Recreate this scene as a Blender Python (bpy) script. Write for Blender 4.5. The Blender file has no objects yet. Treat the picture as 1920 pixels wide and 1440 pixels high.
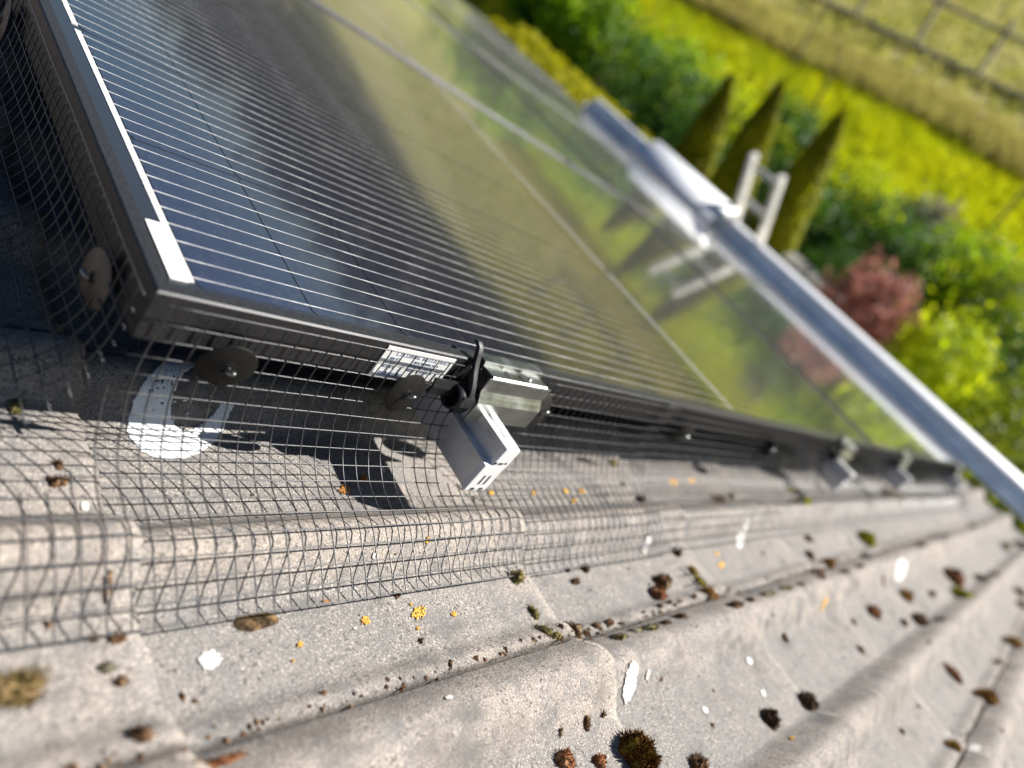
import bpy, math, random
from mathutils import Vector, Matrix, noise
random.seed(11)
sc = bpy.context.scene
col = sc.collection
R = math.radians

# ---------------------------------------------------------------- camera
# roof frame: X runs down the slope, Y along the eaves, Z out of the roof; the roof leans 30 degrees
ROOF = Matrix.Rotation(R(30), 4, 'Y')
cam_d = bpy.data.cameras.new('camera')
cam = bpy.data.objects.new('camera', cam_d)
col.objects.link(cam)
cam.matrix_world = Matrix(((0.835516, 0.250943, -0.489181, -0.047034),
                           (-0.504072, 0.702364, -0.502132, -0.337658),
                           (0.217774, 0.665841, 0.713311, 0.296740),
                           (0, 0, 0, 1)))
cam_d.sensor_width = 36
cam_d.lens = 25.72
cam_d.clip_start = 0.01
cam_d.clip_end = 2000
cam_d.dof.use_dof = True
cam_d.dof.focus_distance = 0.56
cam_d.dof.aperture_fstop = 2.7
sc.camera = cam

# ---------------------------------------------------------------- sky, sun, exposure
SUN = (ROOF.to_3x3() @ Vector((0.80, -0.36, 1.0))).normalized()
world = bpy.data.worlds.new('World')
sc.world = world
world.use_nodes = True
wn = world.node_tree
sky = wn.nodes.new('ShaderNodeTexSky')
sky.sky_type = 'NISHITA'
sky.sun_disc = False
sky.dust_density = 0.5
sky.ozone_density = 5
sky.sun_elevation = math.asin(SUN.z)
sky.sun_rotation = math.atan2(SUN.x, SUN.y)
bg = wn.nodes['Background']
bg.inputs['Strength'].default_value = 0.039
wn.links.new(sky.outputs['Color'], bg.inputs['Color'])
sun_d = bpy.data.lights.new('sun', 'SUN')
sun_d.energy = 5.0
sun_d.angle = R(0.5)
sun_d.color = (1.0, 0.955, 0.90)
sun = bpy.data.objects.new('sun', sun_d)
col.objects.link(sun)
sun.location = SUN * 30
sun.rotation_euler = SUN.to_track_quat('Z', 'Y').to_euler()
vs = sc.view_settings
vs.view_transform = 'Standard'
vs.look = 'None'
vs.gamma = 1
vs.use_curve_mapping = False
vs.exposure = 1.2
sc.cycles.use_denoising = True
sc.cycles.max_bounces = 8
sc.cycles.sample_clamp_indirect = 6

# ---------------------------------------------------------------- helpers
class MB:
    """collects vertices and faces, then links them as one mesh object"""
    def __init__(s): s.v = []; s.f = []
    def add(s, vs_, fs_):
        n = len(s.v); s.v += [tuple(v) for v in vs_]; s.f += [tuple(i + n for i in f) for f in fs_]
    def box(s, a, b):
        x0, y0, z0 = a; x1, y1, z1 = b
        s.add([(x0,y0,z0),(x1,y0,z0),(x1,y1,z0),(x0,y1,z0),(x0,y0,z1),(x1,y0,z1),(x1,y1,z1),(x0,y1,z1)],
              [(0,3,2,1),(4,5,6,7),(0,1,5,4),(1,2,6,5),(2,3,7,6),(3,0,4,7)])
    def prism(s, poly, axis, a, b, ends=True):
        """closed 2D polygon swept from a to b along an axis; poly gives the two other coordinates"""
        def pt(p, t):
            return (t, p[0], p[1]) if axis == 0 else (p[0], t, p[1]) if axis == 1 else (p[0], p[1], t)
        n = len(poly)
        vs_ = [pt(p, a) for p in poly] + [pt(p, b) for p in poly]
        fs_ = [(i, (i+1) % n, n + (i+1) % n, n + i) for i in range(n)]
        if ends: fs_ += [tuple(range(n))[::-1], tuple(range(n, 2*n))]
        s.add(vs_, fs_)
    def tube(s, pts, r, k=5, cap=True):
        pts = [Vector(p) for p in pts]; rings = []; up = None
        rr = r if isinstance(r, (list, tuple)) else [r] * len(pts)
        for i, p in enumerate(pts):
            d = (pts[min(i+1, len(pts)-1)] - pts[max(i-1, 0)]).normalized()
            if up is None:
                up = Vector((0,0,1)) if abs(d.z) < .9 else Vector((1,0,0))
            a = d.cross(up).normalized(); b = a.cross(d).normalized(); up = b
            rings.append([p + (a*math.cos(2*math.pi*j/k) + b*math.sin(2*math.pi*j/k)) * rr[i] for j in range(k)])
        vs_ = [v for ring in rings for v in ring]; fs_ = []
        for i in range(len(pts)-1):
            for j in range(k):
                fs_.append((i*k+j, i*k+(j+1) % k, (i+1)*k+(j+1) % k, (i+1)*k+j))
        if cap: fs_ += [tuple(range(k))[::-1], tuple(range(len(vs_)-k, len(vs_)))]
        s.add(vs_, fs_)
    def strip(s, path, th, axis, a, b):
        """bent sheet: 2D path given a thickness, swept along an axis"""
        left = []; right = []
        P = [Vector(p) for p in path]
        for i, p in enumerate(P):
            d = (P[min(i+1, len(P)-1)] - P[max(i-1, 0)]).normalized()
            n = Vector((-d.y, d.x)) * (th/2 if not isinstance(th, list) else th[i]/2)
            left.append(tuple(p + n)); right.append(tuple(p - n))
        n = len(P)
        def pt(p, t): return (t, p[0], p[1]) if axis == 0 else (p[0], t, p[1])
        vs_ = [pt(p, a) for p in left] + [pt(p, a) for p in right] + [pt(p, b) for p in left] + [pt(p, b) for p in right]
        fs_ = []
        for i in range(n-1):
            fs_ += [(i, i+1, 2*n+i+1, 2*n+i), (n+i+1, n+i, 3*n+i, 3*n+i+1), (n+i, n+i+1, i+1, i), (2*n+i, 2*n+i+1, 3*n+i+1, 3*n+i)]
        fs_ += [(0, 2*n, 3*n, n), (n-1, 2*n-1, 4*n-1, 3*n-1)]
        s.add(vs_, fs_)
    def lathe(s, prof, k=24, c=(0,0,0)):
        n = len(prof); vs_ = []
        for j in range(k):
            a = 2*math.pi*j/k
            vs_ += [(c[0]+r*math.cos(a), c[1]+r*math.sin(a), c[2]+z) for r, z in prof]
        fs_ = [(j*n+i, ((j+1) % k)*n+i, ((j+1) % k)*n+i+1, j*n+i+1) for j in range(k) for i in range(n-1)]
        s.add(vs_, fs_)
    def mesh(s, name, m, smooth=False):
        me = bpy.data.meshes.new(name)
        me.from_pydata(s.v, [], s.f); me.update()
        if m: me.materials.append(m)
        if smooth: me.polygons.foreach_set('use_smooth', [True]*len(me.polygons))
        return me
    def build(s, name, m, parent=None, smooth=False, bevel=0):
        o = link(name, s.mesh(name, m, smooth), parent)
        if bevel:
            b = o.modifiers.new('bevel', 'BEVEL'); b.width = bevel; b.segments = 2; b.limit_method = 'ANGLE'; b.angle_limit = R(40)
        return o

def link(name, me, parent=None, loc=None):
    o = bpy.data.objects.new(name, me); col.objects.link(o)
    if parent: o.parent = parent
    if loc is not None: o.location = loc
    return o

def tag(o, label=None, cat=None, group=None, kind=None):
    if label: o['label'] = label
    if cat: o['category'] = cat
    if group: o['group'] = group
    if kind: o['kind'] = kind
    return o

def roof_root(name, loc, label, cat, group=None, rot=None):
    """empty at a thing's base, set in the roof frame"""
    o = bpy.data.objects.new(name, None); col.objects.link(o); o.empty_display_size = .02
    mw = ROOF @ Matrix.Translation(loc)
    if rot is not None: mw = mw @ rot
    o.matrix_world = mw
    return tag(o, label, cat, group)

def root(name, loc, label, cat, group=None, rz=0):
    o = bpy.data.objects.new(name, None); col.objects.link(o); o.empty_display_size = .2
    o.location = loc; o.rotation_euler = (0, 0, rz)
    return tag(o, label, cat, group)

def copy_tree(o, parent=None):
    c = o.copy(); col.objects.link(c)
    if parent: c.parent = parent
    for ch in list(o.children): copy_tree(ch, c)
    return c

# ---------------------------------------------------------------- materials
class NT:
    def __init__(s, name):
        s.m = bpy.data.materials.new(name); s.m.use_nodes = True
        s.n = s.m.node_tree.nodes; s.l = s.m.node_tree.links
        s.b = s.n['Principled BSDF']; s.out = s.n['Material Output']
    def node(s, t, **kw):
        n = s.n.new(t)
        for k, v in kw.items(): setattr(n, k, v)
        return n
    def put(s, sock, v):
        if hasattr(v, 'is_output') or isinstance(v, bpy.types.NodeSocket): s.l.new(v, sock)
        else: sock.default_value = v
    def pos(s): return s.node('ShaderNodeNewGeometry').outputs['Position']
    def obj(s): return s.node('ShaderNodeTexCoord').outputs['Object']
    def noise(s, vec, scale, detail=3, rough=.55):
        n = s.node('ShaderNodeTexNoise'); s.put(n.inputs['Vector'], vec)
        n.inputs['Scale'].default_value = scale; n.inputs['Detail'].default_value = detail; n.inputs['Roughness'].default_value = rough
        return n.outputs['Fac']
    def ramp(s, fac, a, b, va=0., vb=1.):
        n = s.node('ShaderNodeMapRange'); n.interpolation_type = 'SMOOTHSTEP'
        s.put(n.inputs['Value'], fac)
        n.inputs['From Min'].default_value = a; n.inputs['From Max'].default_value = b
        n.inputs['To Min'].default_value = va; n.inputs['To Max'].default_value = vb
        return n.outputs['Result']
    def mix(s, fac, a, b, mode='MIX'):
        n = s.node('ShaderNodeMix', data_type='RGBA', blend_type=mode)
        s.put(n.inputs['Factor'], fac)
        for i, v in ((6, a), (7, b)):
            if isinstance(v, tuple) and len(v) == 3: v = (*v, 1)
            s.put(n.inputs[i], v)
        return n.outputs[2]
    def math(s, op, a, b=0.):
        n = s.node('ShaderNodeMath', operation=op); s.put(n.inputs[0], a); s.put(n.inputs[1], b)
        return n.outputs[0]
    def sep(s, vec):
        n = s.node('ShaderNodeSeparateXYZ'); s.put(n.inputs[0], vec); return n.outputs
    def bump(s, h, strength, dist):
        n = s.node('ShaderNodeBump'); s.put(n.inputs['Height'], h)
        n.inputs['Strength'].default_value = strength; n.inputs['Distance'].default_value = dist
        s.l.new(n.outputs[0], s.b.inputs['Normal'])
    def set(s, **kw):
        for k, v in kw.items():
            if isinstance(v, tuple) and len(v) == 3: v = (*v, 1)
            s.put(s.b.inputs[k.replace('_', ' ')], v)
        return s

def simple(name, colr, rough=.6, metal=0., var=.12, scale=60, bump=0., **kw):
    """plain material with grain: the colour wanders by var"""
    t = NT(name); p = t.obj(); n = t.noise(p, scale, 4)
    d = tuple(c*(1-var) for c in colr); l = tuple(min(1, c*(1+var)) for c in colr)
    t.set(Base_Color=t.mix(t.ramp(n, .3, .7), d, l), Roughness=t.ramp(n, .3, .7, rough*.85, min(1, rough*1.15)), Metallic=metal)
    t.set(**kw)
    if bump: t.bump(t.noise(p, scale*6, 2), .4, bump)
    return t.m

def mat_tile():
    t = NT('weathered_concrete'); p = t.pos()
    oz = t.sep(t.obj())[2]
    ridge = t.ramp(oz, .004, .024)
    big = t.noise(p, 9, 4, .6); mid = t.noise(p, 42, 4, .65); grain = t.noise(p, 620, 2, .5); grit = t.noise(p, 310, 2, .6); fine = t.noise(p, 1150, 1, .5)
    worn = t.math('MULTIPLY', t.math('ADD', ridge, .22), t.ramp(mid, .30, .62))
    tone = t.node('ShaderNodeObjectInfo').outputs['Random']
    streak = t.node('ShaderNodeMapping'); t.l.new(p, streak.inputs['Vector']); streak.inputs['Rotation'].default_value = (0, R(-30), 0); streak.inputs['Scale'].default_value = (7, 46, 30)
    wash = t.noise(streak.outputs[0], 1, 4, .6)
    base = t.mix(worn, (.188, .180, .171), (.355, .302, .252))
    base = t.mix(t.ramp(big, .35, .75, 0, .45), base, (.235, .222, .21))
    base = t.mix(t.math('MULTIPLY', tone, .35), base, (.145, .147, .152))
    base = t.mix(t.math('MULTIPLY', t.ramp(grain, .55, .64), t.ramp(mid, .25, .6, .22, .75)), base, (.50, .455, .40))
    base = t.mix(t.math('MULTIPLY', t.ramp(grit, .43, .35), t.ramp(mid, .35, .6, .35, .85)), base, (.085, .08, .075))
    base = t.mix(t.ramp(fine, .56, .65, 0, .8), base, (.065, .06, .057))
    stain = t.noise(p, 17, 5, .7)
    base = t.mix(t.ramp(stain, .52, .68, 0, .68), base, (.105, .102, .10))
    base = t.mix(t.math('MULTIPLY', t.ramp(t.noise(p, 11, 5, .7), .50, .68), t.ramp(oz, .002, .02, .25, .8)), base, (.165, .145, .128))
    base = t.mix(t.ramp(t.noise(p, 33, 6, .8), .60, .70, 0, .6), base, (.12, .108, .098))
    base = t.mix(t.ramp(wash, .55, .72, 0, .55), base, (.10, .098, .096))
    base = t.mix(t.ramp(t.noise(p, 28, 5, .75), .64, .71, 0, .55), base, (.42, .35, .29))
    base = t.mix(t.ramp(t.noise(p, 55, 5, .8), .66, .72, 0, .45), base, (.20, .13, .09))
    t.set(Base_Color=base, Roughness=.92)
    t.b.inputs['Specular IOR Level'].default_value = .25
    h = t.math('ADD', t.math('MULTIPLY', grain, .7), t.math('MULTIPLY', mid, 1.2))
    t.bump(h, .7, .0013)
    return t.m

def mat_cell():
    t = NT('silicon_cell'); o = t.obj(); p = t.pos()
    x = t.sep(o)[0]
    w = t.math('FRACT', t.math('MULTIPLY', x, 1/.0016))
    finger = t.math('MULTIPLY', t.ramp(w, .80, .90), t.ramp(w, 1.0, .93))
    dust = t.noise(p, 160, 4, .7); haze = t.noise(p, 7, 3)
    base = t.mix(t.math('MULTIPLY', finger, .22), (.010, .011, .018), (.08, .09, .11))
    base = t.mix(t.ramp(dust, .45, .75, .02, .09), base, (.26, .25, .22))
    base = t.mix(t.ramp(t.noise(p, 75, 6, .8), .70, .78, 0, .35), base, (.30, .31, .33))
    base = t.mix(t.ramp(t.noise(p, 900, 1), .74, .80, 0, .6), base, (.45, .45, .45))
    t.set(Base_Color=base, Roughness=.16, Specular_Tint=(.13, .17, 1.))
    t.b.inputs['Specular IOR Level'].default_value = 1.
    t.b.inputs['Coat Weight'].default_value = 1
    t.b.inputs['Coat IOR'].default_value = 1.7
    t.put(t.b.inputs['Coat Roughness'], t.ramp(haze, .3, .7, .035, .060))
    return t.m

def mat_coated(name, c, metal, rough):
    t = NT(name); p = t.pos(); n = t.noise(p, 240, 3)
    t.set(Base_Color=t.mix(t.ramp(n, .35, .7), tuple(v*.7 for v in c), c), Metallic=metal, Roughness=rough)
    t.b.inputs['Coat Weight'].default_value = 1; t.b.inputs['Coat Roughness'].default_value = .06
    return t.m

def mat_leaf(name, dark, light, trans=.4, scale=3., tcol=None):
    t = NT(name); p = t.pos()
    c = t.mix(t.ramp(t.noise(p, scale, 3), .35, .65), dark, light)
    c = t.mix(t.ramp(t.noise(p, scale*9, 2), .4, .7, 0, .5), c, tuple(v*1.5 for v in light))
    t.set(Base_Color=c, Roughness=.6)
    t.b.inputs['Specular IOR Level'].default_value = .25
    tr = t.node('ShaderNodeBsdfTranslucent')
    t.put(tr.inputs['Color'], t.mix(.5, c, tcol) if tcol else c)
    mx = t.node('ShaderNodeMixShader'); mx.inputs[0].default_value = trans
    t.l.new(t.b.outputs[0], mx.inputs[1]); t.l.new(tr.outputs[0], mx.inputs[2]); t.l.new(mx.outputs[0], t.out.inputs['Surface'])
    return t.m

def mat_ground(name, a, b, c, s1=.5, s2=4.):
    t = NT(name); p = t.pos()
    k = t.mix(t.ramp(t.noise(p, s1, 4, .6), .35, .65), a, b)
    k = t.mix(t.ramp(t.noise(p, s2, 4, .65), .48, .68), k, c)
    t.set(Base_Color=k, Roughness=1.)
    t.b.inputs['Specular IOR Level'].default_value = .1
    t.bump(t.noise(p, s2*3, 3), .6, .05)
    return t.m

def mat_brushed(name, c, rough, axis=1):
    t = NT(name); o = t.obj()
    mp = t.node('ShaderNodeMapping'); t.l.new(o, mp.inputs['Vector'])
    s_ = [900, 900, 900]; s_[axis] = 12
    mp.inputs['Scale'].default_value = s_
    n = t.noise(mp.outputs[0], 1, 3); b_ = t.noise(o, 45, 3)
    t.set(Base_Color=t.mix(t.ramp(b_, .3, .7), tuple(v*.85 for v in c), c), Metallic=1., Roughness=t.ramp(t.math('ADD', n, b_), .7, 1.3, rough*.7, rough*1.3))
    t.bump(n, .12, .0002)
    return t.m

TILE = mat_tile()
CELL = mat_cell()
SILVER = mat_coated('tinned_ribbon', (.82, .80, .77), .1, .5)
BACK = mat_coated('black_backsheet', (.012, .013, .017), 0., .5)
FRAME = simple('black_anodised', (.036, .036, .038), .40, .5, .2, 300, .0001)
GALV = simple('coated_wire', (.045, .045, .047), .38, .25, .3, 500)
ALU = mat_brushed('brushed_aluminium', (.86, .86, .86), .38)
ALU.node_tree.nodes['Principled BSDF'].inputs['Metallic'].default_value = .65
STEEL = mat_brushed('galvanised_steel', (.33, .34, .33), .34, 0)
WHITE_PL = simple('white_plastic', (.80, .80, .80), .45, 0., .03, 80)
SLOT = simple('slot_shade', (.02, .02, .02), .8, 0., .1, 80)
BLACK_PL = simple('black_plastic', (.006, .007, .009), .55, 0., .2, 120)
DISC_DARK = simple('black_disc', (.006, .0055, .005), .55, 0., .25, 260, .0001, Specular_IOR_Level=.25)
DISC_TAN = simple('tan_disc', (.105, .088, .07), .5, .4, .2, 120, .0001)  # tan base colour for the washers on the side mesh
PAPER = simple('label_paper', (.78, .78, .76), .6, 0., .03, 200)
INK = simple('label_ink', (.20, .25, .38), .7, 0., .2, 900)
PALEINK = simple('pale_ink', (.42, .42, .42), .7, 0., .1, 900)
DROPM = NT('dried_dropping')
_p = DROPM.pos(); DROPM.set(Roughness=.95, Base_Color=DROPM.mix(DROPM.ramp(DROPM.noise(_p, 130, 5, .75), .46, .66), (.64, .63, .60), (.30, .27, .23)))
DROPM = DROPM.m
RINGM = simple('white_residue', (.80, .82, .83), .95, 0., .10, 500, .0006)
LICH_Y = simple('orange_lichen', (.62, .34, .05), .95, 0., .4, 420, .0012)
LICH_O = simple('rusty_lichen', (.45, .19, .03), .95, 0., .45, 420, .0012)
GUTTERM = simple('white_upvc', (.80, .81, .82), .5, 0., .03, 6)
GUTIN = simple('sky_tinted_gutter', (.60, .68, .76), .4, 0., .15, 12)  # blue sky reflection of the shaded channel, put into the base colour
TIMBER = simple('grey_timber', (.27, .235, .20), .9, 0., .3, 4, .01)

# ---------------------------------------------------------------- ground, lawn, field
GZ = -4.6
def sheet(name, pts, z, m):
    b = MB(); b.add([(x, y, z) for x, y in pts], [tuple(range(len(pts)))])
    return tag(b.build(name, m), kind='structure')
FIELD = mat_ground('pasture', (.30, .32, .05), (.42, .38, .13), (.38, .29, .17), .45, 2.2)
LAWN = mat_ground('meadow_grass', (.40, .46, .010), (.50, .50, .010), (.26, .38, .012), .5, 1.8)
SOIL = mat_ground('garden_soil', (.05, .055, .02), (.08, .08, .03), (.04, .05, .015), 1.2, 6)
DRYM = mat_ground('dry_strip', (.42, .38, .12), (.42, .45, .07), (.36, .26, .14), .6, 2.5)
sheet('ground', [(-600,-600),(600,-600),(600,600),(-600,600)], GZ-.03, FIELD)
sheet('garden_ground', [(2,-9),(10.2,-9),(9.6,0),(9.9,4),(9.3,7),(8.8,11),(8,20),(2,20)], GZ-.015, SOIL)
sheet('lawn', [(10.2,-9),(16.5,-9),(15.0,3.2),(14.4,6.0),(13.4,8.6),(12.4,11.5),(9.0,22),(8,20),(8.8,11),(9.3,7),(9.9,4),(9.6,0)], GZ-.015, LAWN)
sheet('dry_verge', [(16.5,-9),(18.6,-9),(17.0,4.4),(16.2,6.6),(15.2,9.6),(14.2,13),(11,22),(9.0,22),(12.4,11.5),(13.4,8.6),(14.4,6.0),(15.0,3.2)], GZ-.02, DRYM)

# ---------------------------------------------------------------- house under the roof
house = root('house', (1.2, 2.5, GZ), 'rendered house wall below the tiled roof and gutter', 'house')
WALL = simple('cream_render', (.55, .50, .42), .9, 0., .08, 8, .004)
b = MB(); b.box((-4.2, -6, 0), (1.85, .6, 2.35)); b.build('wall', WALL, house)
b = MB(); b.box((2.02, -6.2, 2.36), (2.05, .6, 2.56)); b.build('fascia_board', GUTTERM, house)
b = MB(); b.box((1.86, -6.2, 2.36), (2.015, .6, 2.375)); b.build('soffit', GUTTERM, house)

# ---------------------------------------------------------------- tiled roof
GA, TX0, TW, TYJ = .357, .015, .305, -.2
def prof(v):
    if v < .072:
        t = .12 + .88*v/.072; return .028*(.5-.5*math.cos(2*math.pi*t))**.78
    if v < .150: return 0
    if v < .222:
        t = (v-.150)/.072; return .028*(.5-.5*math.cos(2*math.pi*t))**.78
    if v < .280: return 0
    if v < .297:
        t = (v-.280)/.017; return .0085*t*t*(3-2*t)
    return .0085
def kick(x): return max(0, x-3.2)*.075
def height(x, y):
    return -.147 + prof((TYJ-y) % TW) + .013*(((x-TX0)/GA) % 1.0) + kick(x)
UNDER = simple('roof_felt', (.02, .02, .02), .95, 0., .2, 20)
roof = bpy.data.objects.new('roof', None); col.objects.link(roof); roof.matrix_world = ROOF; tag(roof, kind='structure')
b = MB(); b.box((-1.6, -1.7, -.235), (3.86, 3.40, -.185)); b.box((-1.6, 3.401, -.235), (3.5, 7.2, -.185)); b.build('roof_deck', UNDER, roof)
VS = [.0012,.003,.006,.011,.017,.023,.029,.036,.043,.049,.055,.061,.067,.070,.072,.082,.095,.11,.125,.14,.150,.152,.156,.162,.168,.174,.180,.186,.192,.198,.204,.210,.216,.220,.222,.235,.25,.265,.274,.280,.284,.288,.292,.295,.297,.300,.3042]
def tile_mesh(seed):
    rnd = random.Random(seed); b = MB(); US = [-.07, 0, .09, .18, .26, .31, .335, .348, GA]
    nv, nu = len(VS), len(US)
    top = []; bot = []
    chip = [rnd.uniform(-.0016, .0016) for _ in VS]
    lip = [rnd.uniform(-.0006, .0006) for _ in US]
    for i, u in enumerate(US):
        for j, v in enumerate(VS):
            w = noise.noise(Vector((u*14+seed*9, v*14, seed)))*.0011
            x = u + (chip[j] if i == nu-1 else 0); y = -v - (lip[i] if j in (0, nv-1) else 0)
            z = prof(v) + .013*u/GA + w
            if i == nu-1: z -= .0015
            top.append((x, y, z)); bot.append((x - (.001 if i == nu-1 else 0), y, z-.0118))
    fs = []
    n = nu*nv
    for i in range(nu-1):
        for j in range(nv-1):
            a = i*nv+j
            fs.append((a, a+1, a+nv+1, a+nv)); 
    for j in range(nv-1):
        a = (nu-1)*nv+j; fs.append((a, a+1, n+a+1, n+a))
    for i in range(nu-1):
        for j in (0, nv-1):
            a = i*nv+j; fs.append((a, a+nv, n+a+nv, n+a))
    fs += [(n+(nu-1)*nv+j, n+(nu-1)*nv+j+1, n+(nu-2)*nv+j+1, n+(nu-2)*nv+j) for j in range(nv-1)]
    b.add(top+bot, fs)
    me = b.mesh('roof_tile', TILE, True)
    for pgn in me.polygons:
        if pgn.index >= (nu-1)*(nv-1): pgn.use_smooth = False
    return me
TM = [tile_mesh(k) for k in range(5)]
def place_tile(n, m):
    x = TX0 + n*GA; y = TYJ + m*TW
    o = link('roof_tile', random.choice(TM), roof, (x + random.uniform(-.002, .002), y + random.uniform(-.0008, .0008), -.147 + kick(x) + random.uniform(-.0006, .0006)))
    dk = (kick(x+GA) - kick(x))/GA
    o.rotation_euler = (random.uniform(-.003, .003), -dk, random.uniform(-.003, .003))
for n in range(-4, 11):
    for m in range(-4, 20):
        X, Y = n*GA, TYJ + m*TW
        if Y > 3.35 and n > 9: continue
        if Y < .45 or (n < 1 and Y < 1.7) or n >= 9 or (Y > 3.0 and n > 4): place_tile(n, m)

# ---------------------------------------------------------------- solar panels
PL, PW = 1.745, 1.038
def frame_rail(L, along_x):
    """mitred frame profile; o is the inset from the outer face"""
    pr = [(0, -.035), (0, -.0012), (.0012, 0), (.0098, 0), (.0105, -.0007), (.0105, -.0045), (.002, -.0045), (.002, -.033), (.028, -.033), (.028, -.035)]
    b = MB(); n = len(pr); vs_ = []
    for e in (0, 1):
        for o_, z in pr:
            t = o_ if e == 0 else L - o_
            vs_.append((t, o_, z) if along_x else (o_, t, z))
    fs_ = [(i, (i+1) % n, n+(i+1) % n, n+i) for i in range(n)]
    b.add(vs_, fs_); return b
FM_LONG = frame_rail(PL, True).mesh('frame_rail', FRAME); FM_SHORT = frame_rail(PW, False).mesh('frame_rail', FRAME)
NC = 20; CH = .0825; CGAP = .0014; MID = .0105; MX = (PL - NC*CH - (NC-2)*CGAP - MID)/2
CXS = [MX + k*(CH+CGAP) + (MID-CGAP if k >= NC//2 else 0) for k in range(NC)]
CW = .166; CY0 = .016; CP = .168
def cell_mesh(flip):
    b = MB(); ch = .0035
    if flip: poly = [(0, 0), (CH-ch, 0), (CH, ch), (CH, CW-ch), (CH-ch, CW), (0, CW)]
    else: poly = [(ch, 0), (CH, 0), (CH, CW), (ch, CW), (0, CW-ch), (0, ch)]
    b.prism(poly, 2, -.0026, -.0022); return b.mesh('solar_cell', CELL)
CM = [cell_mesh(False), cell_mesh(True)]
def busbar_mesh(seed):
    rnd = random.Random(seed); b = MB(); pts = []
    L = 10*CH + 9*CGAP + .004; k = 40; w = .00025
    vs_ = []
    for i in range(k+1):
        x = L*i/k; y = rnd.uniform(-.00005, .00005)
        ww = w*rnd.uniform(.85, 1.1)*(1.7 if i % 4 == 0 else 1)
        z = -.00212 + (.000004 if i % 4 == 0 else 0)
        vs_ += [(x, y-ww, -.00221), (x, y-ww*.96, z), (x, y+ww*.96, z), (x, y+ww, -.00221)]
    fs_ = []
    for i in range(k):
        q = i*4; fs_ += [(q+1, q, q+4, q+5), (q+2, q+1, q+5, q+6), (q+3, q+2, q+6, q+7)]
    b.add(vs_, fs_); return b.mesh('busbar', SILVER)
BM = [busbar_mesh(k) for k in range(4)]
def make_panel(label):
    p = roof_root('solar_panel', (0, 0, 0), label, 'solar panel', 'solar panels fixed on the roof')
    link('frame_rail', FM_LONG, p); link('frame_rail', FM_SHORT, p)
    o = link('frame_rail', FM_LONG, p); o.scale = (1, -1, 1); o.location = (0, PW, 0)
    o = link('frame_rail', FM_SHORT, p); o.scale = (-1, 1, 1); o.location = (PL, 0, 0)
    b = MB(); b.box((.004, .004, -.0046), (PL-.004, PW-.004, -.0026)); b.v = [(x, y, z if z < -.004 else -.00262) for x, y, z in b.v]
    b.build('backsheet', BACK, p)
    for j in range(6):
        for k in range(NC):
            link('solar_cell', CM[k >= NC//2], p, (CXS[k], CY0+j*CP, 0))
        for q in range(9):
            y = CY0 + j*CP + CW*(q+.5)/9
            link('busbar', random.choice(BM), p, (CXS[0]-.002, y, 0)); link('busbar', random.choice(BM), p, (CXS[10]-.002, y, 0))
    for x in (CXS[0]-.0062, CXS[9]+CH+.003, CXS[19]+CH+.002):
        for y0 in (.020, .356, .692):
            b = MB(); w = .0042 if x < 1.0 and x > .5 else .0048
            b.box((x, y0, -.0026), (x+w, y0+.326, -.0020)); b.build('bus_ribbon', SILVER, p)
    return p
near = make_panel('nearest black solar panel with a barcode label at its front corner')
others = []
for r in range(2):
    for c in range(3 + r):
        if r == 0 and c == 0: continue
        q = copy_tree(near); others.append((r, c, q))
        q.matrix_world = ROOF @ Matrix.Translation((r*(PL+.02), c*(PW+.02), 0))
names = {(0,1): 'black solar panel one row behind the nearest one, upper roof', (0,2): 'black solar panel at the top edge of the picture, upper roof',
         (1,0): 'small looking front panel between the nearest panel and the gutter', (1,1): 'lower solar panel reflecting the ladder above the gutter',
         (1,2): 'lower solar panel beyond the ladder reflection, above the gutter step',
         (1,3): 'farthest lower solar panel along the thin gutter at the top'}
for r, c, q in others: q['label'] = names[(r, c)]
# things stuck to the nearest panel
b = MB(); b.box((.0128, .018, -.0022), (.0240, .076, -.0012)); lab = b.build('barcode_label', PAPER, near)
b = MB()
for k in range(21):
    y = .0205 + k*.0026
    if k % 9 in (7, 8): continue
    b.box((.0145, y, -.0012), (.0145+random.choice((.003, .0045, .006)), y+random.choice((.0005, .0009, .0013)), -.00115))
b.build('print', PALEINK, lab)
b = MB(); b.box((.174, -.0009, -.0345), (.2475, -.0001, -.0035)); stk = b.build('rating_sticker', PAPER, near)
b = MB()
def glyphs(x, z, n, h):
    for k in range(n):
        w = h*random.uniform(.35, .6)
        s_ = random.randrange(4)
        if s_ != 1: b.box((x, -.0011, z), (x+h*.12, -.00091, z+h))
        if s_ != 2: b.box((x, -.0011, z+h*.88), (x+w, -.00091, z+h))
        if s_ != 0: b.box((x+w-h*.12, -.0011, z), (x+w, -.00091, z+h*.9))
        if s_ != 3: b.box((x, -.0011, z), (x+w, -.00091, z+h*.12))
        x += w + h*.28
        if random.random() < .15: x += h*.5
glyphs(.186, -.0105, 19, .0038)
for r_ in range(3): glyphs(.180, -.0150-r_*.0042, 7, .0022); glyphs(.205, -.0150-r_*.0042, 16, .0022)
for k in range(18): b.box((.181+k*.0013, -.0011, -.032), (.181+k*.0013+random.choice((.0004, .0008)), -.00091, -.0275))
b.build('print', INK, stk)

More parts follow.
